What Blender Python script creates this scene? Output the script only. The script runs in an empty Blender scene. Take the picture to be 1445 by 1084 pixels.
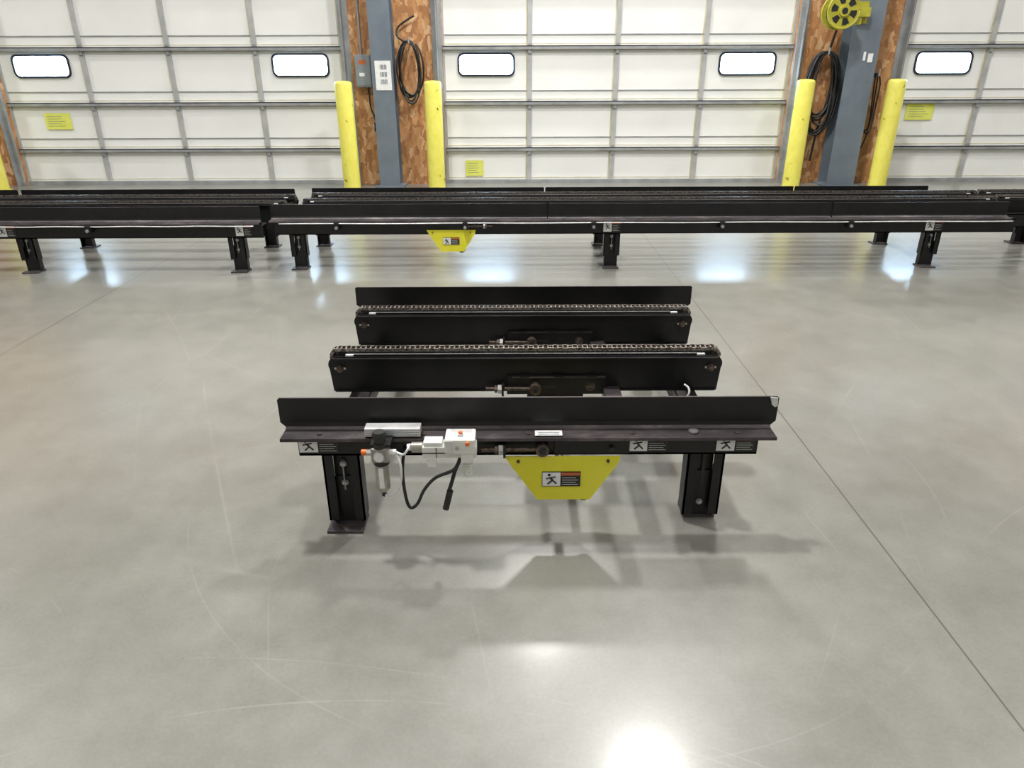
import bpy, bmesh, math, random
from mathutils import Vector, Matrix
random.seed(7)
scene = bpy.context.scene

# ------------------------------------------------------------------ materials
def new_mat(name):
    m = bpy.data.materials.new(name); m.use_nodes = True
    nt = m.node_tree; b = nt.nodes["Principled BSDF"]
    return m, nt, b
def ramp(nt, src, stops):
    r = nt.nodes.new("ShaderNodeValToRGB")
    e = r.color_ramp.elements
    while len(e) > 2: e.remove(e[-1])
    e[0].position = stops[0][0]; e[0].color = (*stops[0][1], 1)
    e[1].position = stops[-1][0]; e[1].color = (*stops[-1][1], 1)
    for p, c in stops[1:-1]:
        x = e.new(p); x.color = (*c, 1)
    nt.links.new(src, r.inputs[0]); return r.outputs[0]
def noise(nt, scale, detail=4, rough=.55, vec=None, dist=0):
    n = nt.nodes.new("ShaderNodeTexNoise")
    n.inputs["Scale"].default_value = scale; n.inputs["Detail"].default_value = detail
    n.inputs["Roughness"].default_value = rough; n.inputs["Distortion"].default_value = dist
    if vec is None:
        t = nt.nodes.new("ShaderNodeTexCoord"); vec = t.outputs["Object"]
    nt.links.new(vec, n.inputs["Vector"]); return n
def mapping(nt, scale=(1, 1, 1), rot=(0, 0, 0), loc=(0, 0, 0)):
    t = nt.nodes.new("ShaderNodeTexCoord"); m = nt.nodes.new("ShaderNodeMapping")
    m.inputs["Scale"].default_value = scale; m.inputs["Rotation"].default_value = rot; m.inputs["Location"].default_value = loc
    nt.links.new(t.outputs["Object"], m.inputs["Vector"]); return m.outputs[0]
def varied(name, c1, c2, rough=.5, metal=0, scale=12, r2=None, bump=0, lo=.35, hi=.65, spec=.5):
    m, nt, b = new_mat(name)
    n = noise(nt, scale, 5)
    nt.links.new(ramp(nt, n.outputs[0], [(lo, c1), (hi, c2)]), b.inputs["Base Color"])
    b.inputs["Metallic"].default_value = metal; b.inputs["Roughness"].default_value = rough
    b.inputs["Specular IOR Level"].default_value = spec
    if r2 is not None:
        n2 = noise(nt, scale * .6, 3)
        nt.links.new(ramp(nt, n2.outputs[0], [(.3, (rough,) * 3), (.7, (r2,) * 3)]), b.inputs["Roughness"])
    return m

M = {}
M['black'] = varied("black_paint", (.007, .007, .008), (.013, .012, .013), .3, 0, 9, .48, spec=.4)
m, nt, b = new_mat("scuffed_black_steel")
n = noise(nt, 14, 6, .7, mapping(nt, (.35, 1, 1)))
nt.links.new(ramp(nt, n.outputs[0], [(.35, (.035, .03, .033)), (.55, (.085, .072, .078)), (.75, (.22, .18, .18))]), b.inputs["Base Color"])
b.inputs["Roughness"].default_value = .42; b.inputs["Metallic"].default_value = .3
M['scuff'] = m
M['chain'] = varied("chain_steel", (.08, .065, .058), (.50, .45, .41), .32, .85, 90)
M['steel'] = varied("zinc_steel", (.45, .44, .43), (.66, .65, .64), .35, .8, 30)
M['rust'] = varied("oiled_bolt_steel", (.06, .045, .04), (.2, .15, .12), .45, .6, 80)
M['alu'] = varied("brushed_aluminium", (.6, .6, .6), (.8, .8, .8), .4, .4, 20)
M['yellow'] = varied("safety_yellow", (.78, .72, .03), (.86, .80, .06), .45, 0, 5, spec=.4)
M['reely'] = varied("aged_yellow_enamel", (.36, .33, .03), (.48, .44, .05), .4, 0, 8)
m, nt, b = new_mat("chipped_yellow_paint")
n = noise(nt, 9, 8, .7, mapping(nt, (1.4, 1.4, .8)))
nt.links.new(ramp(nt, n.outputs[0], [(.345, (.05, .045, .03)), (.38, (.76, .69, .10)), (.6, (.82, .76, .15)), (.8, (.80, .76, .26))]), b.inputs["Base Color"])
b.inputs["Roughness"].default_value = .4; M['bollard'] = m
M['white'] = varied("white_plastic", (.72, .72, .68), (.82, .82, .78), .4, 0, 8)
M['paper'] = varied("label_white", (.78, .78, .78), (.88, .88, .88), .5, 0, 40)
M['orange'] = varied("orange_plastic", (.75, .14, .02), (.85, .2, .04), .4, 0, 20)
M['redlab'] = varied("label_orange", (.50, .12, .04), (.58, .16, .05), .5, 0, 20)
M['rubber'] = varied("black_rubber", (.01, .01, .01), (.025, .025, .025), .45, 0, 20)
M['frame'] = varied("window_frame_black", (.01, .015, .025), (.02, .025, .04), .5, 0, 20)
M['bowl'] = varied("grey_bowl_metal", (.32, .30, .26), (.48, .45, .40), .3, .5, 20)
M['galv'] = varied("galvanised", (.30, .31, .32), (.42, .43, .44), .45, .3, 6)
M['stile'] = varied("door_stile_grey", (.40, .41, .41), (.50, .50, .50), .5, .1, 6)
M['seam'] = varied("door_seam_foam", (.55, .50, .30), (.70, .66, .5), .7, 0, 5)
M['column'] = varied("slate_column_paint", (.14, .172, .21), (.175, .21, .25), .45, 0, 4)
M['box'] = varied("electrical_grey", (.22, .25, .27), (.28, .31, .33), .45, .1, 6)
M['notice'] = varied("notice_yellow", (.72, .76, .10), (.82, .83, .2), .5, 0, 8)
M['wallw'] = varied("painted_wall", (.52, .52, .50), (.60, .60, .57), .7, 0, 1)
M['ceil'] = varied("ceiling_white", (.60, .60, .58), (.68, .68, .66), .8, 0, 1)
m, nt, b = new_mat("door_white")
n = noise(nt, 1.3, 4); n2 = noise(nt, 2.2, 1, .4)
nt.links.new(ramp(nt, n.outputs[0], [(.3, (.86, .86, .835)), (.7, (.92, .92, .90))]), b.inputs["Base Color"])
bp = nt.nodes.new("ShaderNodeBump"); bp.inputs["Strength"].default_value = .35; bp.inputs["Distance"].default_value = .04
nt.links.new(n2.outputs[0], bp.inputs["Height"]); nt.links.new(bp.outputs[0], b.inputs["Normal"]); b.inputs["Roughness"].default_value = .4
M['door'] = m
m, nt, b = new_mat("osb_board")
v = nt.nodes.new("ShaderNodeTexVoronoi"); v.inputs["Scale"].default_value = 24
mp = mapping(nt, (1, 1, .42), (0, .5, 0))
nn = noise(nt, 6, 3); mx = nt.nodes.new("ShaderNodeMixRGB"); mx.blend_type = 'ADD'; mx.inputs[0].default_value = .12
nt.links.new(mp, mx.inputs[1]); nt.links.new(nn.outputs["Color"], mx.inputs[2])
nt.links.new(mx.outputs[0], v.inputs["Vector"])
sp = nt.nodes.new("ShaderNodeSeparateColor"); nt.links.new(v.outputs["Color"], sp.inputs[0])
nt.links.new(ramp(nt, sp.outputs[0], [(0, (.36, .155, .06)), (.5, (.54, .26, .10)), (.8, (.62, .33, .15)), (1, (.74, .47, .26))]), b.inputs["Base Color"])
b.inputs["Roughness"].default_value = .6; M['osb'] = m
m, nt, b = new_mat("daylight_pane")
n = noise(nt, 3, 1)
nt.links.new(ramp(nt, n.outputs[0], [(.3, (.45, .70, 1)), (.7, (.58, .79, 1))]), b.inputs["Emission Color"])
b.inputs["Emission Strength"].default_value = 26; b.inputs["Base Color"].default_value = (.8, .85, .9, 1); b.inputs["Roughness"].default_value = .2
M['pane'] = m
m, nt, b = new_mat("lamp_lens"); b.inputs["Emission Color"].default_value = (1, .98, .94, 1); b.inputs["Emission Strength"].default_value = 4
M['lens'] = m

# floor
m, nt, b = new_mat("polished_concrete")
L = nt.links.new
tc = nt.nodes.new("ShaderNodeTexCoord")
def math_(op, a, b_=None, c_=None):
    q = nt.nodes.new("ShaderNodeMath"); q.operation = op
    for i, v_ in enumerate((a, b_, c_)):
        if v_ is None: continue
        if isinstance(v_, (int, float)): q.inputs[i].default_value = v_
        else: L(v_, q.inputs[i])
    return q.outputs[0]
n1 = noise(nt, .7, 6, .65); n2 = noise(nt, 5, 8, .7); n3 = noise(nt, 90, 2, .5)
c = ramp(nt, n1.outputs[0], [(.3, (.205, .202, .18)), (.7, (.305, .30, .272))])
c2 = ramp(nt, n2.outputs[0], [(.3, (.84, .84, .83)), (.7, (1.0, 1.0, 1.0))])
mu = nt.nodes.new("ShaderNodeMixRGB"); mu.blend_type = 'MULTIPLY'; mu.inputs[0].default_value = 1
L(c, mu.inputs[1]); L(c2, mu.inputs[2])
c3 = ramp(nt, n3.outputs[0], [(.35, (.93, .93, .93)), (.65, (1, 1, 1))])
mu2 = nt.nodes.new("ShaderNodeMixRGB"); mu2.blend_type = 'MULTIPLY'; mu2.inputs[0].default_value = 1
L(mu.outputs[0], mu2.inputs[1]); L(c3, mu2.inputs[2])
cur = mu2.outputs[0]
def mixin(fac, col):
    global cur
    mm = nt.nodes.new("ShaderNodeMixRGB"); L(fac, mm.inputs[0]); L(cur, mm.inputs[1]); mm.inputs[2].default_value = (*col, 1); cur = mm.outputs[0]
def scratch(scale, rot, width, mscale):
    mp = mapping(nt, (1, .45, 1), (0, 0, rot), (rot * 3, 1.7, 0))
    nz = noise(nt, .5, 1, .5, mp)
    ad = nt.nodes.new("ShaderNodeMixRGB"); ad.blend_type = 'ADD'; ad.inputs[0].default_value = .35
    L(mp, ad.inputs[1]); L(nz.outputs["Color"], ad.inputs[2])
    vo = nt.nodes.new("ShaderNodeTexVoronoi"); vo.feature = 'DISTANCE_TO_EDGE'; vo.inputs["Scale"].default_value = scale
    L(ad.outputs[0], vo.inputs["Vector"])
    r = ramp(nt, vo.outputs[0], [(0, (1, 1, 1)), (width, (0, 0, 0))])
    mk = noise(nt, mscale, 3); rm = ramp(nt, mk.outputs[0], [(.50, (0, 0, 0)), (.68, (1, 1, 1))])
    return math_('MULTIPLY', r, rm)
for sc, ro, wd, ms in [(.55, .3, .002, .8), (.8, 1.3, .0025, 1.1), (1.3, 2.2, .0025, 1.5)]:
    mixin(math_('MULTIPLY', scratch(sc, ro, wd, ms), .16), (.55, .54, .50))
sx = nt.nodes.new("ShaderNodeSeparateXYZ"); L(tc.outputs["Object"], sx.inputs[0])
arcmask = ramp(nt, noise(nt, 1.9, 4).outputs[0], [(.47, (0, 0, 0)), (.62, (1, 1, 1))])
for ax, ay, R, wd, st in [(-2.3, .7, 1.35, .004, .22), (.2, 2.6, 1.45, .004, .12), (2.9, .6, 1.9, .004, .12), (-.4, -.9, 2.25, .004, .18), (-.9, -1.9, 3.4, .003, .18), (3.2, 4.6, 2.3, .006, .12), (-4.2, 4.2, 2.0, .006, .12)]:
    dx = math_('SUBTRACT', sx.outputs[0], ax); dy = math_('SUBTRACT', sx.outputs[1], ay)
    r_ = math_('SQRT', math_('ADD', math_('MULTIPLY', dx, dx), math_('MULTIPLY', dy, dy)))
    d_ = math_('ABSOLUTE', math_('SUBTRACT', r_, R))
    f_ = math_('SUBTRACT', 1, math_('DIVIDE', d_, wd)); f_ = math_('MAXIMUM', f_, 0)
    mixin(math_('MULTIPLY', math_('MULTIPLY', f_, arcmask), st), (.6, .59, .56))
for ax, pos in [(0, 1.27), (0, -2.93), (0, 5.47), (0, -7.13), (1, 7.6), (1, -.6)]:
    d_ = math_('ABSOLUTE', math_('SUBTRACT', sx.outputs[ax], pos))
    mixin(math_('MULTIPLY', math_('LESS_THAN', d_, .0028), .7), (.05, .045, .04))
L(cur, b.inputs["Base Color"])
L(ramp(nt, n2.outputs[0], [(.3, (.28,) * 3), (.7, (.38,) * 3)]), b.inputs["Roughness"])
b.inputs["Specular IOR Level"].default_value = .5
b.inputs["Coat Weight"].default_value = .38
L(ramp(nt, n2.outputs[0], [(.3, (.11,) * 3), (.7, (.18,) * 3)]), b.inputs["Coat Roughness"])
M['floor'] = m

# ------------------------------------------------------------------ builder
class B:
    def __init__(s, name):
        s.name = name; s.bm = bmesh.new(); s.mats = []
    def mi(s, k):
        if k not in s.mats: s.mats.append(k)
        return s.mats.index(k)
    def faces(s, vs, fs, k, smooth=False):
        v = [s.bm.verts.new(p) for p in vs]; i = s.mi(k); out = []
        for f in fs:
            try:
                q = s.bm.faces.new([v[a] for a in f]); q.material_index = i; q.smooth = smooth; out.append(q)
            except ValueError: pass
        return out
    def box(s, x0, x1, y0, y1, z0, z1, k, bev=0):
        fs = s.faces([(x0, y0, z0), (x1, y0, z0), (x1, y1, z0), (x0, y1, z0), (x0, y0, z1), (x1, y0, z1), (x1, y1, z1), (x0, y1, z1)],
                [(3, 2, 1, 0), (4, 5, 6, 7), (0, 1, 5, 4), (1, 2, 6, 5), (2, 3, 7, 6), (3, 0, 4, 7)], k)
        if bev:
            es = list({e for f in fs for e in f.edges})
            r = bmesh.ops.bevel(s.bm, geom=es, offset=bev, segments=2, affect='EDGES', profile=.6)
            for f in r['faces']: f.material_index = s.mi(k)
    def prism(s, poly, axis, a, b_, k, smooth=False):
        def P(p, t):
            return {'y': (p[0], t, p[1]), 'x': (t, p[0], p[1]), 'z': (p[0], p[1], t)}[axis]
        n = len(poly)
        s.faces([P(p, a) for p in poly], [tuple(range(n))], k)
        s.faces([P(p, b_) for p in poly], [tuple(reversed(range(n)))], k)
        s.faces([P(p, a) for p in poly] + [P(p, b_) for p in poly], [(i, i + n, (i + 1) % n + n, (i + 1) % n) for i in range(n)], k, smooth)
    def cyl(s, p0, p1, r, k, seg=16, r2=None, caps=True):
        p0 = Vector(p0); p1 = Vector(p1); d = (p1 - p0).normalized(); r2 = r if r2 is None else r2
        u = d.orthogonal().normalized(); w = d.cross(u)
        A = [p0 + (u * math.cos(t) + w * math.sin(t)) * r for t in [2 * math.pi * i / seg for i in range(seg)]]
        C = [p1 + (u * math.cos(t) + w * math.sin(t)) * r2 for t in [2 * math.pi * i / seg for i in range(seg)]]
        s.faces(A + C, [(i, (i + 1) % seg, (i + 1) % seg + seg, i + seg) for i in range(seg)], k, seg > 7)
        if caps:
            s.faces(A, [tuple(reversed(range(seg)))], k); s.faces(C, [tuple(range(seg))], k)
    def tube(s, pts, r, k, seg=8, sub=8):
        P = [Vector(p) for p in pts]; Q = []
        for i in range(len(P) - 1):
            a = P[max(i - 1, 0)]; b_ = P[i]; c = P[i + 1]; d = P[min(i + 2, len(P) - 1)]
            for j in range(sub):
                t = j / sub
                Q.append(.5 * ((2 * b_) + (c - a) * t + (2 * a - 5 * b_ + 4 * c - d) * t * t + (-a + 3 * b_ - 3 * c + d) * t ** 3))
        Q.append(P[-1])
        vs = []; u = None
        for i, q in enumerate(Q):
            d = (Q[min(i + 1, len(Q) - 1)] - Q[max(i - 1, 0)]).normalized()
            if u is None: u = d.orthogonal().normalized()
            u = (u - d * u.dot(d)).normalized(); w = d.cross(u)
            for j in range(seg):
                t = 2 * math.pi * j / seg; vs.append(q + (u * math.cos(t) + w * math.sin(t)) * r)
        fs = [(i * seg + j, i * seg + (j + 1) % seg, (i + 1) * seg + (j + 1) % seg, (i + 1) * seg + j) for i in range(len(Q) - 1) for j in range(seg)]
        fs += [tuple(range(seg))[::-1], tuple((len(Q) - 1) * seg + j for j in range(seg))]
        s.faces(vs, fs, k, True)
    def done(s, parent=None, loc=None):
        me = bpy.data.meshes.new(s.name); bmesh.ops.recalc_face_normals(s.bm, faces=s.bm.faces)
        s.bm.to_mesh(me); s.bm.free()
        for k in s.mats: me.materials.append(M[k])
        o = bpy.data.objects.new(s.name, me); scene.collection.objects.link(o)
        if parent: o.parent = parent
        return o
def empty(name, loc=(0, 0, 0)):
    e = bpy.data.objects.new(name, None); e.location = loc; e.empty_display_size = .2
    scene.collection.objects.link(e); return e
def rrect(cx, cz, w, h, r, n=5):
    out = []
    for sx_, sz, a0 in [(1, 1, 0), (-1, 1, 90), (-1, -1, 180), (1, -1, 270)]:
        for i in range(n + 1):
            a = math.radians(a0 + 90 * i / n)
            out.append((cx + sx_ * (w / 2 - r) + r * math.cos(a), cz + sz * (h / 2 - r) + r * math.sin(a)))
    return out

# ------------------------------------------------------------------ room
D = 10.0
X0, X1, Y0, H = -13, 13.5, -9, 7.4
f = B("floor"); f.box(X0, X1, Y0, D + .3, -.2, 0, 'floor'); f.done()
f = B("ceiling"); f.box(X0, X1, Y0, D + .3, H, H + .15, 'ceil'); f.done()
f = B("wall_left"); f.box(X0 - .2, X0, Y0, D + .3, 0, H, 'wallw'); f.done()
f = B("wall_right"); f.box(X1, X1 + .2, Y0, D + .3, 0, H, 'wallw'); f.done()
f = B("wall_front"); f.box(X0, X1, Y0 - .2, Y0, 0, H, 'wallw'); f.done()
doors = [(-6.63, -2.16), (-.88, 3.62), (5.03, 9.53)]
DH = 3.75
f = B("wall_back")
edges = [X0] + [e for d in doors for e in d] + [X1]
for i in range(0, len(edges), 2): f.box(edges[i], edges[i + 1], D, D + .3, 0, DH, 'osb')
f.box(X0, X1, D, D + .3, DH, 5, 'osb'); f.box(X0, X1, D, D + .3, 5, H, 'wallw')
f.done()

zs = [0.02, .44, 1.02, 1.68, 2.36, 3.05, 3.73]
for di, (a, b2) in enumerate(doors):
    root = empty("door_%d" % (di + 1), ((a + b2) / 2, D, 0))
    g = B("door_panels")
    cx = (a + b2) / 2
    for i in range(len(zs) - 1):
        g.box(a, b2, D + .08, D + .13, zs[i] + .004, zs[i + 1] - .004, 'door')
        g.box(a, b2, D + .09, D + .12, zs[i + 1] - .006, zs[i + 1] + .006, 'galv')
        g.box(a + .03, b2 - .03, D + .076, D + .081, zs[i] + .05, zs[i] + .058, 'seam')
        g.box(a + .03, b2 - .03, D + .076, D + .081, zs[i + 1] - .028, zs[i + 1] - .02, 'seam')
    ob = g.done(root); ob.location = -root.location
    g = B("door_frame_ribs")
    w = (b2 - a) / 4
    for i in range(len(zs) - 1):
        for c_ in range(5):
            xx = a + w * c_
            x0 = max(a, xx - .03); x1 = min(b2, xx + .03)
            g.box(x0, x1, D + .055, D + .08, zs[i] + .012, zs[i + 1] - .012, 'stile')
            g.box(x0 - .018 if c_ else x0, x0, D + .074, D + .08, zs[i] + .012, zs[i + 1] - .012, 'seam')
            if 0 < c_ < 4 and i:
                g.box(xx - .022, xx + .022, D + .035, D + .055, zs[i] - .06, zs[i] + .06, 'galv')
    for z in zs[1:-1]:
        g.box(a + .01, b2 - .01, D + .02, D + .08, z + .02, z + .032, 'stile')
        g.box(a + .01, b2 - .01, D + .02, D + .028, z - .012, z + .032, 'galv')
        g.box(a + .01, b2 - .01, D + .068, D + .08, z + .155, z + .165, 'galv')
    g.box(a, b2, D + .03, D + .09, .0, .05, 'galv')
    ob = g.done(root); ob.location = -root.location
    g = B("door_tracks")
    for xe, sg in ((a, -1), (b2, 1)):
        xs = sorted((xe, xe + sg * .05)); g.box(xs[0], xs[1], D - .05, D - .005, 0, DH, 'galv')
        xs = sorted((xe + sg * .045, xe + sg * .055)); g.box(xs[0], xs[1], D - .12, D - .005, 0, DH, 'galv')
        xs = sorted((xe + sg * .055, xe + sg * .12)); g.box(xs[0], xs[1], D - .012, D - .003, 0, DH, 'galv')
    ob = g.done(root); ob.location = -root.location
    for wc in (0, 3):
        g = B("vision_window")
        xc = a + w * (wc + .5); zc = 1.49
        outer = rrect(xc, zc, .74, .282, .075); inner = rrect(xc, zc, .69, .235, .058); n = len(outer)
        vs = [(p[0], D + .06, p[1]) for p in outer] + [(p[0], D + .06, p[1]) for p in inner] + [(p[0], D + .08, p[1]) for p in outer] + [(p[0], D + .07, p[1]) for p in inner]
        fs = []
        for i in range(n):
            j = (i + 1) % n
            fs += [(i, j, n + j, n + i), (i, j, 2 * n + j, 2 * n + i), (n + i, n + j, 3 * n + j, 3 * n + i)]
        g.faces(vs, fs, 'frame')
        g.faces([(p[0], D + .07, p[1]) for p in inner], [tuple(range(n))], 'pane')
        ob = g.done(root); ob.location = -root.location
    nx, nz, nw = [(-6.03, .82, .34), (-.50, .2, .24), (5.42, .90, .36)][di]
    g = B("dock_notice_sticker")
    g.box(nx - nw / 2, nx + nw / 2, D + .062, D + .076, nz - .1, nz + .1, 'notice')
    for q in range(5): g.box(nx - nw * .4, nx + nw * random.uniform(.1, .4), D + .060, D + .062, nz + .06 - q * .03, nz + .064 - q * .03, 'box')
    ob = g.done(root); ob.location = -root.location

# ------------------------------------------------------------------ bollards
def bollard(x, y, h=1.31, r=.108):
    g = B("safety_bollard")
    prof = [(r, 0), (r, h - .03), (r * .93, h - .012), (r * .7, h), (0.001, h + .006)]
    seg = 28; vs = []
    for pr, pz in prof:
        for i in range(seg):
            t = 2 * math.pi * i / seg; vs.append((pr * math.cos(t), pr * math.sin(t), pz))
    fs = [(k * seg + i, k * seg + (i + 1) % seg, (k + 1) * seg + (i + 1) % seg, (k + 1) * seg + i) for k in range(len(prof) - 1) for i in range(seg)]
    g.faces(vs, fs, 'bollard', True)
    g.cyl((0, 0, 0), (0, 0, .012), r + .02, 'bollard', 28)
    o = g.done(); o.location = (x, y, 0); o.rotation_euler[2] = random.uniform(0, 6)
for x in (-6.70, -2.08, -.97, 3.66, 4.79, 9.65): bollard(x, 9.55)

# ------------------------------------------------------------------ columns
def column(x, w, dp, y):
    g = B("steel_column")
    g.box(-w / 2, w / 2, 0, .014, .02, 6.9, 'column'); g.box(-w / 2, w / 2, dp - .014, dp, .02, 6.9, 'column')
    g.box(-.008, .008, .014, dp - .014, .02, 6.9, 'column')
    g.box(-w / 2 - .06, w / 2 + .06, -.05, dp + .02, 0, .02, 'column')
    o = g.done(); o.location = (x, y, 0); return o
column(-1.61, .27, .25, 9.72)
column(4.36, .36, .30, 9.67)

g = B("electrical_disconnect_box")
g.box(-1.98, -1.78, D - .12, D - .005, 1.23, 1.61, 'box', .008)
g.box(-1.97, -1.79, D - .128, D - .12, 1.25, 1.59, 'box', .003)
g.box(-1.775, -1.755, D - .1, D - .06, 1.42, 1.55, 'rubber'); g.box(-1.93, -1.84, D - .13, D - .127, 1.50, 1.55, 'redlab'); g.box(-1.93, -1.86, D - .13, D - .127, 1.36, 1.40, 'paper')
g.cyl((-1.9, D - .06, 1.6), (-1.9, D - .06, 3.6), .014, 'galv', 12)
g.tube([(-1.84, D - .06, 1.24), (-1.83, D - .07, 1.0), (-1.78, D - .06, .85), (-1.78, D - .05, .78)], .009, 'rubber')
g.cyl((-1.78, D - .05, .80), (-1.78, D - .05, .69), .026, 'rubber', 12); g.box(-1.81, -1.75, D - .06, D - .002, .74, .78, 'paper')
g.done()
g = B("posted_sheet")
g.box(-1.70, -1.50, 9.712, 9.718, 1.20, 1.54, 'paper')
for q in range(3):
    for r_ in range(5): g.box(-1.635 + r_ * .018, -1.625 + r_ * .018 + .004 * (r_ % 2), 9.7105, 9.712, 1.27 + q * .085, 1.325 + q * .085, 'box')
g.done()
def coil(name, cx, cz, y, rx, rz, n, r, tails=(), seed=1):
    rnd = random.Random(seed); g = B(name); pts = []
    N = 14
    for k in range(n):
        ax = rx * rnd.uniform(.75, 1.1); az = rz * rnd.uniform(.8, 1.1); ox = rnd.uniform(-.03, .03)
        for i in range(N):
            t = 2 * math.pi * i / N + math.pi / 2
            pts.append((cx + ox + ax * math.cos(t), y + .022 * math.sin(3 * t + k) - .012 * (k % 4), cz + rz - az + az * math.sin(t)))
    g.tube(pts, r, 'rubber', 7, 4)
    g.cyl((cx, D - .002, cz + rz - .02), (cx, y - .08, cz + rz - .02), .012, 'galv', 8)
    g.cyl((cx, y - .08, cz + rz - .025), (cx, y - .08, cz + rz + .05), .012, 'galv', 8)
    for t in tails: g.tube(t, r, 'rubber', 7, 6)
    return g.done()
coil("extension_cord_coil", -1.27, 1.43, 9.87, .15, .33, 5, .012, [[(-1.32, 9.86, 1.75), (-1.42, 9.9, 1.82), (-1.40, 9.93, 1.93), (-1.2, 9.93, 2.05)], [(-1.33, 9.86, 1.72), (-1.4, 9.88, 1.5), (-1.42, 9.88, 1.25), (-1.37, 9.9, 1.12)]], 3)
coil("air_hose_coil", 3.98, 1.16, 9.86, .19, .46, 9, .014, [[(3.9, 9.86, 1.6), (3.78, 9.85, 1.3), (3.82, 9.88, .8), (3.85, 9.9, .35)], [(4.05, 9.86, 1.6), (4.1, 9.86, 1.2), (4.02, 9.87, .7), (4.0, 9.9, .3)], [(4.0, 9.86, 1.6), (4.06, 9.85, 1.9), (4.1, 9.85, 2.0)]], 5)
coil("power_cord_coil", 4.66, .95, 9.88, .06, .42, 3, .009, [], 8)
g = B("hose_reel")
cx, cz, yy = 3.90, 2.05, 9.45; RR = .185
for ys in (yy - .09, yy + .09):
    g.cyl((cx, ys - .006, cz), (cx, ys + .006, cz), RR, 'reely', 36)
    g.tube([(cx + RR * math.cos(t), ys, cz + RR * math.sin(t)) for t in [2 * math.pi * i / 24 for i in range(25)]], .012, 'reely', 8, 2)
for i in range(6):
    t = i * math.pi / 3 + .3
    g.prism([(cx + r_ * math.cos(t + d_), cz + r_ * math.sin(t + d_)) for r_, d_ in ((.08, .2), (.15, .2), (.155, .5), (.15, .8), (.08, .8))], 'y', yy - .0975, yy - .0955, 'rubber')
for q in range(5): g.tube([(cx + .13 * math.cos(t), yy - .06 + q * .03, cz + .13 * math.sin(t)) for t in [2 * math.pi * i / 20 for i in range(21)]], .016, 'rubber', 8, 2)
g.cyl((cx, yy - .12, cz), (cx, yy + .12, cz), .06, 'reely', 20); g.cyl((cx, yy - .125, cz), (cx, yy - .118, cz), .035, 'rubber', 16)
g.box(cx - .04, cx + .41, yy + .115, yy + .135, cz - .05, cz + .05, 'reely')
g.box(cx + .32, cx + .41, yy + .135, 9.664, cz - .05, cz + .05, 'reely')
g.box(cx + .31, cx + .42, 9.655, 9.667, cz - .12, cz + .12, 'reely')
g.box(cx + .15, cx + .24, yy - .05, yy + .05, cz - .14, cz - .07, 'reely')
g.box(cx + .10, cx + .24, yy + .05, yy + .13, cz - .14, cz - .05, 'reely')
g.done()
g = B("small_tag")
g.box(4.42, 4.48, 9.664, 9.669, 1.5, 1.6, 'paper'); g.box(4.36, 4.39, 9.664, 9.669, 1.52, 1.62, 'paper')
g.done()

# ------------------------------------------------------------------ conveyors
def label(g, x0, x1, z0, z1, y):
    t = .0015; m = x0 + (x1 - x0) * .48; h = z1 - z0
    g.box(x0, x1, y - t, y, z0, z1, 'rubber'); g.box(x0 + h * .03, m, y - 2 * t, y - t, z0 + h * .05, z1 - h * .05, 'paper')
    cx = (x0 + m) / 2; cz = (z0 + z1) / 2; k = min(h, (m - x0)) * .5; yy_ = y - 2.5 * t
    def L2(a, b_, w):
        g.cyl((cx + a[0] * k, yy_, cz + a[1] * k), (cx + b_[0] * k, yy_, cz + b_[1] * k), w * k, 'rubber', 6)
    L2((-.1, .25), (.15, -.1), .14); L2((.15, -.1), (-.4, -.6), .1); L2((.15, -.1), (.6, -.55), .1); L2((-.1, .25), (-.6, .1), .08); L2((-.1, .25), (.5, .35), .08)
    g.cyl((cx - .25 * k, yy_ - t * .2, cz + .6 * k), (cx - .25 * k, yy_ + t * .5, cz + .6 * k), .18 * k, 'rubber', 10)
    g.box(m + h * .05, x1 - h * .04, y - 2 * t, y - t, z1 - h * .25, z1 - h * .06, 'redlab')
    for q in range(4):
        g.box(m + h * .1, x1 - h * (.15 + .12 * (q % 2)), y - 2 * t, y - t, z0 + h * (.13 + .15 * q), z0 + h * (.155 + .15 * q), 'alu')

def bolt(g, x, y, z, r=.014, k='rust', l=.014):
    g.cyl((x, y, z), (x, y - l * .3, z), r * 1.35, k, 16); g.cyl((x, y - l * .3, z), (x, y - l, z), r, k, 6)

def takeup(g, x, y, z, dirn=-1, L=.2, k='rust'):
    g.cyl((x, y - .02, z), (x + dirn * L, y - .02, z), .006, k, 10)
    for i in range(int(L / .008)):
        xx = x + dirn * (L - i * .008)
        if abs(xx - x) > .05: g.cyl((xx - .0015, y - .02, z), (xx + .0015, y - .02, z), .0085, k, 10)
    g.cyl((x + dirn * .13, y - .02, z), (x + dirn * .145, y - .02, z), .019, 'steel', 6)
    g.cyl((x + dirn * .148, y - .02, z), (x + dirn * .157, y - .02, z), .016, k, 6)
    g.box(*sorted((x + dirn * .122, x + dirn * .13)), y - .04, y, z - .022, z + .022, 'black')
    g.cyl((x, y, z), (x, y - .034, z), .022, k, 20); g.cyl((x, y - .034, z), (x, y - .04, z), .012, 'rubber', 6)

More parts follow.
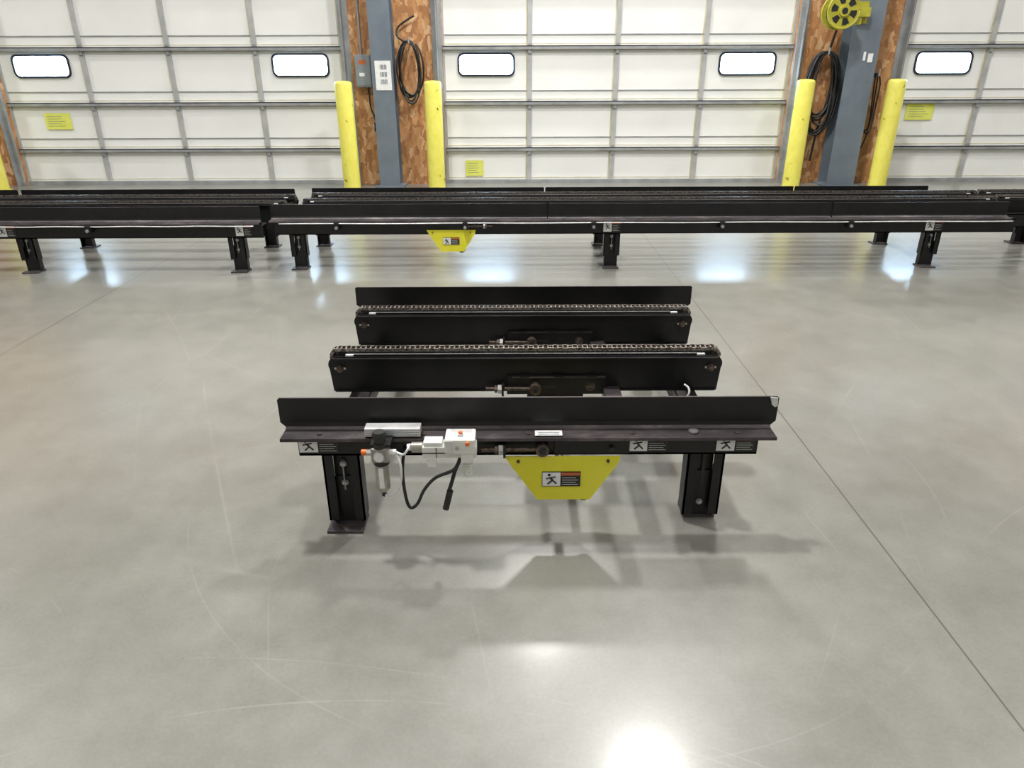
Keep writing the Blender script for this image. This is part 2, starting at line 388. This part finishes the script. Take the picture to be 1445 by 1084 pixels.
def rail(parent, x0, x1, y, ztop, zbot, pitch, name):
    g = B(name)
    rr = .038; zc = ztop - rr
    th = .07
    def plate(ya, yb, zt):
        poly = [(x0 + .012, zbot), (x1 - .012, zbot), (x1 - .004, zt - .05)]
        for i in range(7):
            a = -math.pi / 6 + i * (math.pi * 2 / 3) / 6; poly.append((x1 - .035 + .035 * math.cos(a), zt - .035 + .035 * math.sin(a)))
        for i in range(7):
            a = math.pi / 2 + i * (math.pi * 2 / 3) / 6; poly.append((x0 + .035 + .035 * math.cos(a), zt - .035 + .035 * math.sin(a)))
        poly.append((x0 + .004, zt - .05))
        g.prism(poly, 'y', ya, yb, 'black')
    plate(y, y + .006, ztop - .03); plate(y + th - .006, y + th, ztop - .03)
    g.box(x0 + .05, x1 - .05, y + .006, y + th - .006, ztop - .055, ztop - .045, 'black')
    g.box(x0 + .02, x1 - .02, y - .012, y, ztop - .042, ztop - .034, 'black')
    g.box(x0 + .02, x1 - .02, y - .0125, y - .0115, ztop - .036, ztop - .0335, 'scuff')
    g.box(x0 + .02, x1 - .02, y - .008, y + .01, zbot, zbot + .006, 'black')
    g.box(x0 + .10, x1 - .10, y + .006, y + .016, ztop - .045, ztop - .024, 'black')
    g.box(x0 + .10, x1 - .10, y + .006, y + .016, ztop - .0245, ztop - .0225, 'steel')
    g.box(x0 + .07, x0 + .1, y + .002, y + .014, ztop - .036, ztop - .024, 'paper'); g.box(x1 - .1, x1 - .07, y + .002, y + .014, ztop - .036, ztop - .024, 'paper')
    g.box(x0 + .04, x1 - .04, y + .02, y + .052, ztop - .046, ztop - .018, 'rubber')
    cy = y + .036; Ls = (x1 - x0 - 2 * rr); per = 2 * Ls + 2 * math.pi * rr
    n = int(per / pitch)
    for i in range(n):
        s_ = i * per / n
        if s_ < Ls: px, pz, an = x0 + rr + s_, ztop - .010, 0
        elif s_ < Ls + math.pi * rr:
            t = (s_ - Ls) / rr; px, pz, an = x1 - rr + (rr - .010) * math.sin(t), zc + (rr - .010) * math.cos(t), t
        elif s_ < 2 * Ls + math.pi * rr: continue
        else:
            t = (s_ - 2 * Ls - math.pi * rr) / rr; px, pz, an = x0 + rr - (rr - .010) * math.sin(t), zc - (rr - .010) * math.cos(t), t + math.pi
        dx, dz = math.cos(an), -math.sin(an)
        hl = pitch * .52; yo = .013 if i % 2 else .0165
        for sy in (-1, 1):
            ya = cy + sy * yo; hh = .0055
            vs = []
            for yy2 in (ya - .0016, ya + .0016):
                for (u, v) in ((-hl, -hh), (-hl * .92, hh), (hl * .92, hh), (hl, -hh)):
                    vs.append((px + dx * u - dz * v * 1, yy2, pz + dz * u + dx * v))
            g.faces(vs, [(0, 1, 2, 3), (7, 6, 5, 4), (0, 4, 5, 1), (1, 5, 6, 2), (2, 6, 7, 3), (3, 7, 4, 0)], 'chain')
        if pitch < .03:
            qx, qz = px + dx * hl, pz + dz * hl
            g.cyl((qx, cy - .018, qz), (qx, cy + .018, qz), .0045, 'chain', 8)
    for xe in (x0 + rr, x1 - rr):
        g.cyl((xe, cy - .006, zc), (xe, cy + .006, zc), rr - .012, 'chain', 20)
    for xe in (x0 + .045, x1 - .045):
        bolt(g, xe, y, ztop - .078, .011, 'rust', .02)
        g.box(xe - .022, xe + .022, y - .004, y, ztop - .082, ztop - .074, 'steel')
    return g.done(parent)

def conveyor(name, x0, x1, yF, yB, yr1, yr2, legs, pitch=.019, fguards=None, rguards=None, zb=.317, guard_x=None, guard_dir=-1, labels=(), near=False, rails=None, hoseline=False, flare=0.0):
    root = empty(name)
    zrear = zb if near else .365
    for side, yy, segs in (('front', yF, fguards), ('rear', yB, rguards)):
        sg = -1 if side == 'front' else 1
        for (a, b_) in segs:
            g = B(side + "_side_guard")
            def Y(o): return yy + sg * o
            t = .005
            prof = [(0, .514), (0, .508), (0, .425), (.004, .412), (.012, .404), (.068, .398), (.070, .388)]
            prof2 = [(-t, .514), (-t, .508), (-t, .423), (.000, .407), (.010, .398), (.0655, .393), (.0655, .388)]
            n = len(prof); vs = []
            for xx, fl in ((a, -1), (b_, 1)):
                for P_ in (prof, prof2):
                    for o, z in P_:
                        ex = fl * flare if z > .42 else 0
                        if z > .51: ex -= fl * .006
                        if o > .06: ex += fl * .004
                        vs.append((xx + ex, Y(o), z))
            fs = []
            for i in range(n - 1):
                fs.append((i, i + 1, 2 * n + i + 1, 2 * n + i)); fs.append((n + i, n + i + 1, 3 * n + i + 1, 3 * n + i))
                fs.append((i, i + 1, n + i + 1, n + i)); fs.append((2 * n + i, 2 * n + i + 1, 3 * n + i + 1, 3 * n + i))
            fs += [(0, n, 3 * n, 2 * n), (n - 1, 2 * n - 1, 4 * n - 1, 3 * n - 1)]
            fc = g.faces(vs, fs, 'black')
            for q in fc:
                c_ = q.calc_center_median()
                if c_.z < .408: q.material_index = g.mi('scuff')
            g.box(a + .01, b_ - .01, min(Y(-t), Y(0)) - .0003, max(Y(-t), Y(0)) + .0003, .5128, .5145, 'scuff')
            g.done(root)
        g = B(side + "_channel_beam")
        ya = yy - .035 if side == 'front' else yy + .035
        s2 = 1 if side == 'front' else -1
        zz_ = zb if side == 'front' else zrear
        g.box(x0, x1, *sorted((ya, ya + s2 * .007)), zz_, .392, 'black')
        g.box(x0, x1, *sorted((ya, ya + s2 * .05)), .385, .392, 'black'); g.box(x0, x1, *sorted((ya, ya + s2 * .05)), zz_, zz_ + .007, 'black')
        for (xa, xb) in labels if side == 'front' else ():
            label(g, xa, xb, zb + .012, .384, ya - .0005)
        for (a, b_) in segs:
            for q in range(int((b_ - a) / .5) + 2):
                xx = a + .12 + q * ((b_ - a - .24) / max(1, int((b_ - a) / .5) + 1))
                yb_ = yy + (-.04 if side == 'front' else .04)
                g.cyl((xx, yb_, .396), (xx, yb_, .404), .009, 'rust', 12)
        if side == 'front' and hoseline:
            g.tube([(x0 + .05 + (x1 - x0 - .1) * i / 24, ya - .042, .379 + .0015 * math.sin(i * 1.3)) for i in range(25)], .0045, 'alu', 7, 3)
            for q in range(int((x1 - x0) / 1.0)):
                xx = x0 + .5 + q * 1.0
                g.box(xx - .02, xx + .02, ya - .06, ya, .335, .385, 'black', .003); g.cyl((xx, ya - .07, .35), (xx, ya - .045, .35), .012, 'galv', 10)
        g.done(root)
    for i, lx in enumerate(legs):
        for side in (0, 1):
            if side: yl = yB + .005; dirn = 1
            else: yl = yF + .03; dirn = -1
            special = near and not side and i == 1
            if special: yl += .03
            g = B("support_leg")
            zt = (zrear if side else zb)
            yf = yl; wd = .128
            g.box(lx - wd / 2 + .03, lx + wd / 2 - .03, *sorted((yf, yf - dirn * .006)), .015, zt + .02, 'black')
            zlo = .10 if not near or side else .03
            for sx_ in (-1, 1):
                xs = sorted((lx + sx_ * wd / 2, lx + sx_ * (wd / 2 - .007)))
                g.box(*xs, *sorted((yf + dirn * .03, yf - dirn * .035)), zlo, zt + .005, 'black')
                xs = sorted((lx + sx_ * (wd / 2), lx + sx_ * (wd / 2 - .036)))
                g.box(*xs, *sorted((yf + dirn * .03, yf + dirn * .024)), zlo, zt + .005, 'black')
            g.box(lx - .052, lx + .052, *sorted((yf + dirn * .006, yf)), .012, .2, 'black')
            for sx_ in (-1, 1):
                g.box(*sorted((lx + sx_ * .052, lx + sx_ * .046)), *sorted((yf + dirn * .008, yf - dirn * .04)), .010, .2, 'black')
            if special: g.box(lx - .05, lx + .062, yf - .006, yf + .09, 0, .010, 'scuff')
            else:
                g.box(lx - wd / 2 - .004, lx + wd / 2 - .004, *sorted((yf + dirn * .068, yf - dirn * .045)), 0, .010, 'scuff')
                g.cyl((lx - .02, yf + dirn * .04, .010), (lx - .02, yf + dirn * .04, .0115), .012, 'rust', 14)
            g.box(lx - .006, lx + .006, *sorted((yf + dirn * .0075, yf + dirn * .006)), .14, .27, 'rubber')
            zl = (.25, .175) if not special else (.07,)
            for zz in zl:
                g.cyl((lx, yf, zz), (lx, yf + dirn * .014, zz), .008, 'steel', 6); g.cyl((lx, yf, zz), (lx, yf + dirn * .008, zz), .012, 'galv', 14)
            if not special: g.cyl((lx, yf + dirn * .012, .15), (lx, yf + dirn * .012, .26), .003, 'galv', 8)
            g.done(root)
        g = B("cross_member")
        g.box(lx - .04, lx + .04, yF + .045, yB - .045, zb - .03, zb - .024, 'black')
        for sx_ in (-1, 1): g.box(*sorted((lx + sx_ * .04, lx + sx_ * .034)), yF + .045, yB - .045, zb - .03, zb + .028, 'black')
        g.done(root)
    if near:
        g = B("drive_cross_tube")
        g.box(.355, .42, yF + .02, yB - .02, zb + .005, zb + .045, 'scuff', .004)
        g.cyl((.17, yF - .02, .22), (.17, yB + .02, .22), .016, 'rust', 16)
        for y_ in (yr1 + .03, yr2 + .03):
            g.cyl((.17, y_ - .012, .22), (.17, y_ + .012, .22), .055, 'chain', 24)
            g.box(.06, .28, y_ - .03, y_ - .024, .16, .36, 'black')
        g.done(root)
    for (a, b_) in rails:
        for yr in (yr1, yr2):
            rail(root, a, b_, yr, .52, .345, pitch, "chain_rail")
    gx = guard_x
    if gx is not None:
        for k, yy in enumerate((yr1, yr2)):
            g = B("take_up_assembly")
            g.box(gx - .19, gx + .20, yy - .012, yy - .001, .333 if k == 0 else .343, .412, 'black', .003)
            g.box(gx - .17, gx + .19, yy - .018, yy - .012, .405, .409, 'scuff')
            for q in (-.12, .01, .14): g.box(gx + q - .018, gx + q + .018, yy - .02, yy - .012, .409, .415, 'black')
            g.box(gx - .10, gx + .0, yy - .0135, yy - .012, .360, .372, 'rubber')
            takeup(g, gx - .08, yy - .012, .366, guard_dir, .19); bolt(g, gx + .135, yy - .012, .366, .014)
            g.done(root)
        g = B("take_up_assembly")
        yy = yF - .036
        g.box(gx - .03, gx + .22, yy - .014, yy - .001, .328, .384, 'black', .003)
        takeup(g, gx - .07 if guard_dir < 0 else gx + .12, yy - .004, .352, guard_dir, .2)
        bolt(g, gx + .16, yy - .014, .352, .008, 'rubber')
        g.done(root)
        g = B("yellow_drive_guard")
        x_ = gx; yy = yF - .055
        poly = [(x_ - .195, .322), (x_ + .19, .322), (x_ + .185, .295), (x_ + .095, .152), (x_ - .085, .152), (x_ - .18, .295)]
        g.prism(poly, 'y', yy, yy + .003, 'yellow')
        for (p, q) in ((poly[2], poly[3]), (poly[3], poly[4]), (poly[4], poly[5])):
            g.faces([(p[0], yy, p[1]), (q[0], yy, q[1]), (q[0], yy + .05, q[1]), (p[0], yy + .05, p[1])], [(0, 1, 2, 3)], 'yellow')
        for dx in (-.15, .15): g.cyl((x_ + dx, yy, .305), (x_ + dx, yy - .006, .305), .006, 'rust', 6)
        label(g, x_ - .07, x_ + .06, .206, .264, yy - .0005)
        g.cyl((x_ + .075, yy + .015, .168), (x_ + .075, yy + .045, .168), .03, 'black', 20)
        g.done(root)
    return root

near = conveyor("chain_conveyor", -.715, .82, 2.11, 3.38, 2.53, 3.03, [-.588, .675], .019, [(-.757, .863)], [(-.752, .87)], guard_x=.17,
                labels=[(-.713, -.58), (.387, .52), (.68, .81)], near=True, rails=[(-.71, .813)], flare=.018)
far1 = conveyor("chain_conveyor", -1.86, 3.95, 5.62, 6.42, 5.85, 6.12, [-1.70, .80, 3.35], .05, [(-1.884, .280), (.288, 2.505), (2.515, 3.89)],
                [(-1.76, .29), (.30, 2.49), (2.50, 3.68)], zb=.285, guard_x=-.47, guard_dir=1, labels=[(.72, .86), (3.25, 3.39)], rails=[(-1.70, 3.95)], hoseline=True)
far2 = conveyor("chain_conveyor", -4.75, -1.93, 5.54, 6.38, 5.77, 6.05, [-3.82, -2.16], .05, [(-4.8, -1.94)],
                [(-4.30, -1.90), (-4.8, -4.33)], zb=.28, labels=[(-2.14, -2.01), (-3.98, -3.84)], rails=[(-4.75, -1.80)], hoseline=True)
far3 = conveyor("chain_conveyor", 3.99, 6.6, 5.80, 6.42, 5.90, 6.15, [4.6, 6.2], .05, [], [], zb=.285, rails=[(3.97, 6.6)])

# ---- pneumatics on the near conveyor
g = B("pneumatic_manifold")
g.box(-.483, -.300, 2.045, 2.088, .404, .434, 'alu', .003)
for q in (.411, .419, .427): g.box(-.482, -.301, 2.0435, 2.0455, q - .001, q + .001, 'box')
g.box(-.455, -.39, 1.985, 2.045, .398, .408, 'black'); g.done(near)
g = B("filter_regulator")
fx, fy = -.4255, 2.0
g.cyl((fx, fy, .408), (fx, fy, .435), .020, 'rubber', 20); g.cyl((fx, fy, .435), (fx, fy, .448), .024, 'rubber', 20, .019); g.cyl((fx, fy, .395), (fx, fy, .41), .026, 'rubber', 20)
g.box(fx - .028, fx + .028, fy - .024, fy + .024, .345, .397, 'bowl', .005)
g.cyl((fx, fy, .332), (fx, fy, .347), .026, 'rubber', 20)
g.cyl((fx, fy, .24), (fx, fy, .334), .0225, 'bowl', 24); g.cyl((fx, fy, .24), (fx, fy, .225), .0225, 'bowl', 24, .012)
g.cyl((fx, fy, .225), (fx, fy, .208), .008, 'rubber', 12)
g.box(fx - .008, fx + .008, fy - .026, fy - .02, .25, .325, 'paper', .002)
g.cyl((fx, fy - .024, .372), (fx, fy - .036, .372), .018, 'steel', 20); g.cyl((fx, fy - .036, .372), (fx, fy - .037, .372), .015, 'paper', 20)
g.cyl((fx - .028, fy, .372), (fx - .045, fy, .372), .011, 'steel', 6); g.cyl((fx - .045, fy, .372), (fx - .062, fy, .372), .010, 'orange', 14)
g.cyl((fx + .028, fy, .372), (fx + .05, fy, .372), .010, 'paper', 14)
g.cyl((fx, fy + .024, .385), (fx, 2.06, .385), .012, 'bowl', 10)
g.done(near)
g = B("solenoid_valve")
g.box(-.290, -.115, 1.985, 2.04, .358, .398, 'white', .005)
g.box(-.215, -.118, 1.97, 2.05, .378, .432, 'white', .006); g.box(-.285, -.225, 1.99, 2.035, .398, .412, 'white', .003)
g.box(-.215, -.19, 1.968, 1.972, .385, .428, 'alu'); g.box(-.275, -.245, 1.981, 1.986, .325, .362, 'white', .003)
g.box(-.29, -.20, 1.983, 1.986, .375, .378, 'rubber'); g.box(-.245, -.243, 1.983, 1.986, .36, .397, 'rubber')
g.box(-.20, -.13, 1.975, 2.045, .4315, .4325, 'alu')
g.cyl((-.325, 2.01, .385), (-.29, 2.01, .385), .017, 'bowl', 16); g.cyl((-.34, 2.01, .385), (-.325, 2.01, .385), .011, 'alu', 12)
g.cyl((-.165, 2.0, .432), (-.165, 2.0, .440), .010, 'paper', 14); g.cyl((-.165, 2.0, .440), (-.165, 2.0, .447), .007, 'orange', 14)
g.cyl((-.142, 1.97, .42), (-.142, 1.962, .42), .007, 'orange', 12); g.cyl((-.175, 1.97, .405), (-.175, 1.963, .405), .006, 'steel', 12)
g.box(-.165, -.125, 1.972, 2.01, .345, .38, 'white', .004)
for q in range(6): g.cyl((-.145, 1.995, .345 - q * .010), (-.145, 1.995, .337 - q * .010), .0145, 'white', 16)
g.cyl((-.145, 1.995, .35), (-.145, 1.995, .285), .012, 'white', 16)
g.box(-.29, -.13, 2.03, 2.078, .36, .39, 'black')
g.done(near)
g = B("air_hoses")
g.tube([(-.375, 2.0, .372), (-.35, 1.985, .372), (-.335, 1.98, .392), (-.33, 2.0, .40), (-.325, 2.01, .385)], .004, 'paper', 8, 8)
g.tube([(-.375, 2.0, .37), (-.36, 1.98, .33), (-.365, 1.98, .27), (-.39, 1.985, .225), (-.42, 1.99, .215)], .004, 'paper', 8, 8)
g.tube([(-.17, 2.0, .35), (-.19, 1.985, .315), (-.25, 1.975, .29), (-.29, 1.98, .24), (-.315, 1.985, .185), (-.34, 1.99, .165), (-.355, 2.0, .20), (-.365, 2.03, .28), (-.36, 2.07, .35)], .0055, 'rubber', 8, 10)
g.tube([(-.165, 2.01, .35), (-.185, 1.995, .31), (-.20, 1.99, .26), (-.215, 1.985, .215)], .0065, 'rubber', 8, 8)
g.cyl((-.205, 1.985, .235), (-.222, 1.983, .165), .011, 'rubber', 12)
g.done(near)
g = B("product_tag")
g.box(.075, .165, 2.05, 2.085, .4035, .4045, 'paper')
for q in range(2): g.box(.085, .155, 2.055 + q * .012, 2.059 + q * .012, .4045, .4048, 'box')
g.cyl((.60, 2.075, .403), (.60, 2.075, .408), .016, 'steel', 14)
g.tube([(.66, 2.45, .34), (.672, 2.44, .37), (.67, 2.45, .39), (.655, 2.46, .40)], .004, 'paper', 8, 6)
g.prism([(.850, .5135), (.8745, .511), (.877, .482), (.868, .478), (.858, .487)], 'y', 2.1035, 2.1095, 'alu')
g.done(near)

# ------------------------------------------------------------------ lamps
def highbay(x, y, e, size=.55, z=6.6):
    root = empty("high_bay_light", (x, y, z))
    g = B("lamp_housing")
    R_ = size / 2 + .035
    g.cyl((0, 0, .05), (0, 0, .2), R_, 'galv', 28, .1); g.cyl((0, 0, .2), (0, 0, .32), .1, 'galv', 20); g.cyl((0, 0, .32), (0, 0, H - z - .02), .012, 'galv', 8)
    g.cyl((0, 0, .042), (0, 0, .05), R_ - .01, 'lens', 28); g.done(root)
    li = bpy.data.lights.new("lamp_light", 'AREA'); li.shape = 'DISK'; li.size = size; li.energy = e; li.color = (1, .99, .955)
    lo = bpy.data.objects.new("lamp_light", li); scene.collection.objects.link(lo); lo.parent = root; lo.location = (0, 0, .02)
for x, y, e, s_ in [(.50, 8.9, 240, .55), (1.65, 6.0, 290, .6), (-9.5, 7.5, 220, .55), (10.5, 7.5, 220, .55), (-6, 4.0, 120, .55), (-1.5, 3.4, 330, .45), (6.2, 4.0, 120, .55),
             (-7, 0, 80, .55), (-2.4, 0, 45, .55), (2.4, 0, 45, .55), (7, 0, 80, .55), (-4, -5, 70, .55), (4, -5, 70, .55)]:
    highbay(x, y, e, s_)

w = bpy.data.worlds.new("world"); scene.world = w; w.use_nodes = True
w.node_tree.nodes["Background"].inputs[0].default_value = (.8, .88, 1, 1); w.node_tree.nodes["Background"].inputs[1].default_value = .5

# ------------------------------------------------------------------ camera
cam = bpy.data.cameras.new("camera"); co = bpy.data.objects.new("camera", cam); scene.collection.objects.link(co)
cam.sensor_width = 36; cam.lens = 1002 / 1445 * 36; cam.clip_start = .05; cam.clip_end = 100
co.matrix_world = Matrix.Translation((0, 0, 1.52)) @ Matrix.Rotation(math.radians(90 - 24.4), 4, 'X') @ Matrix.Rotation(math.radians(-.22), 4, 'Z')
scene.camera = co
scene.view_settings.view_transform = 'Standard'
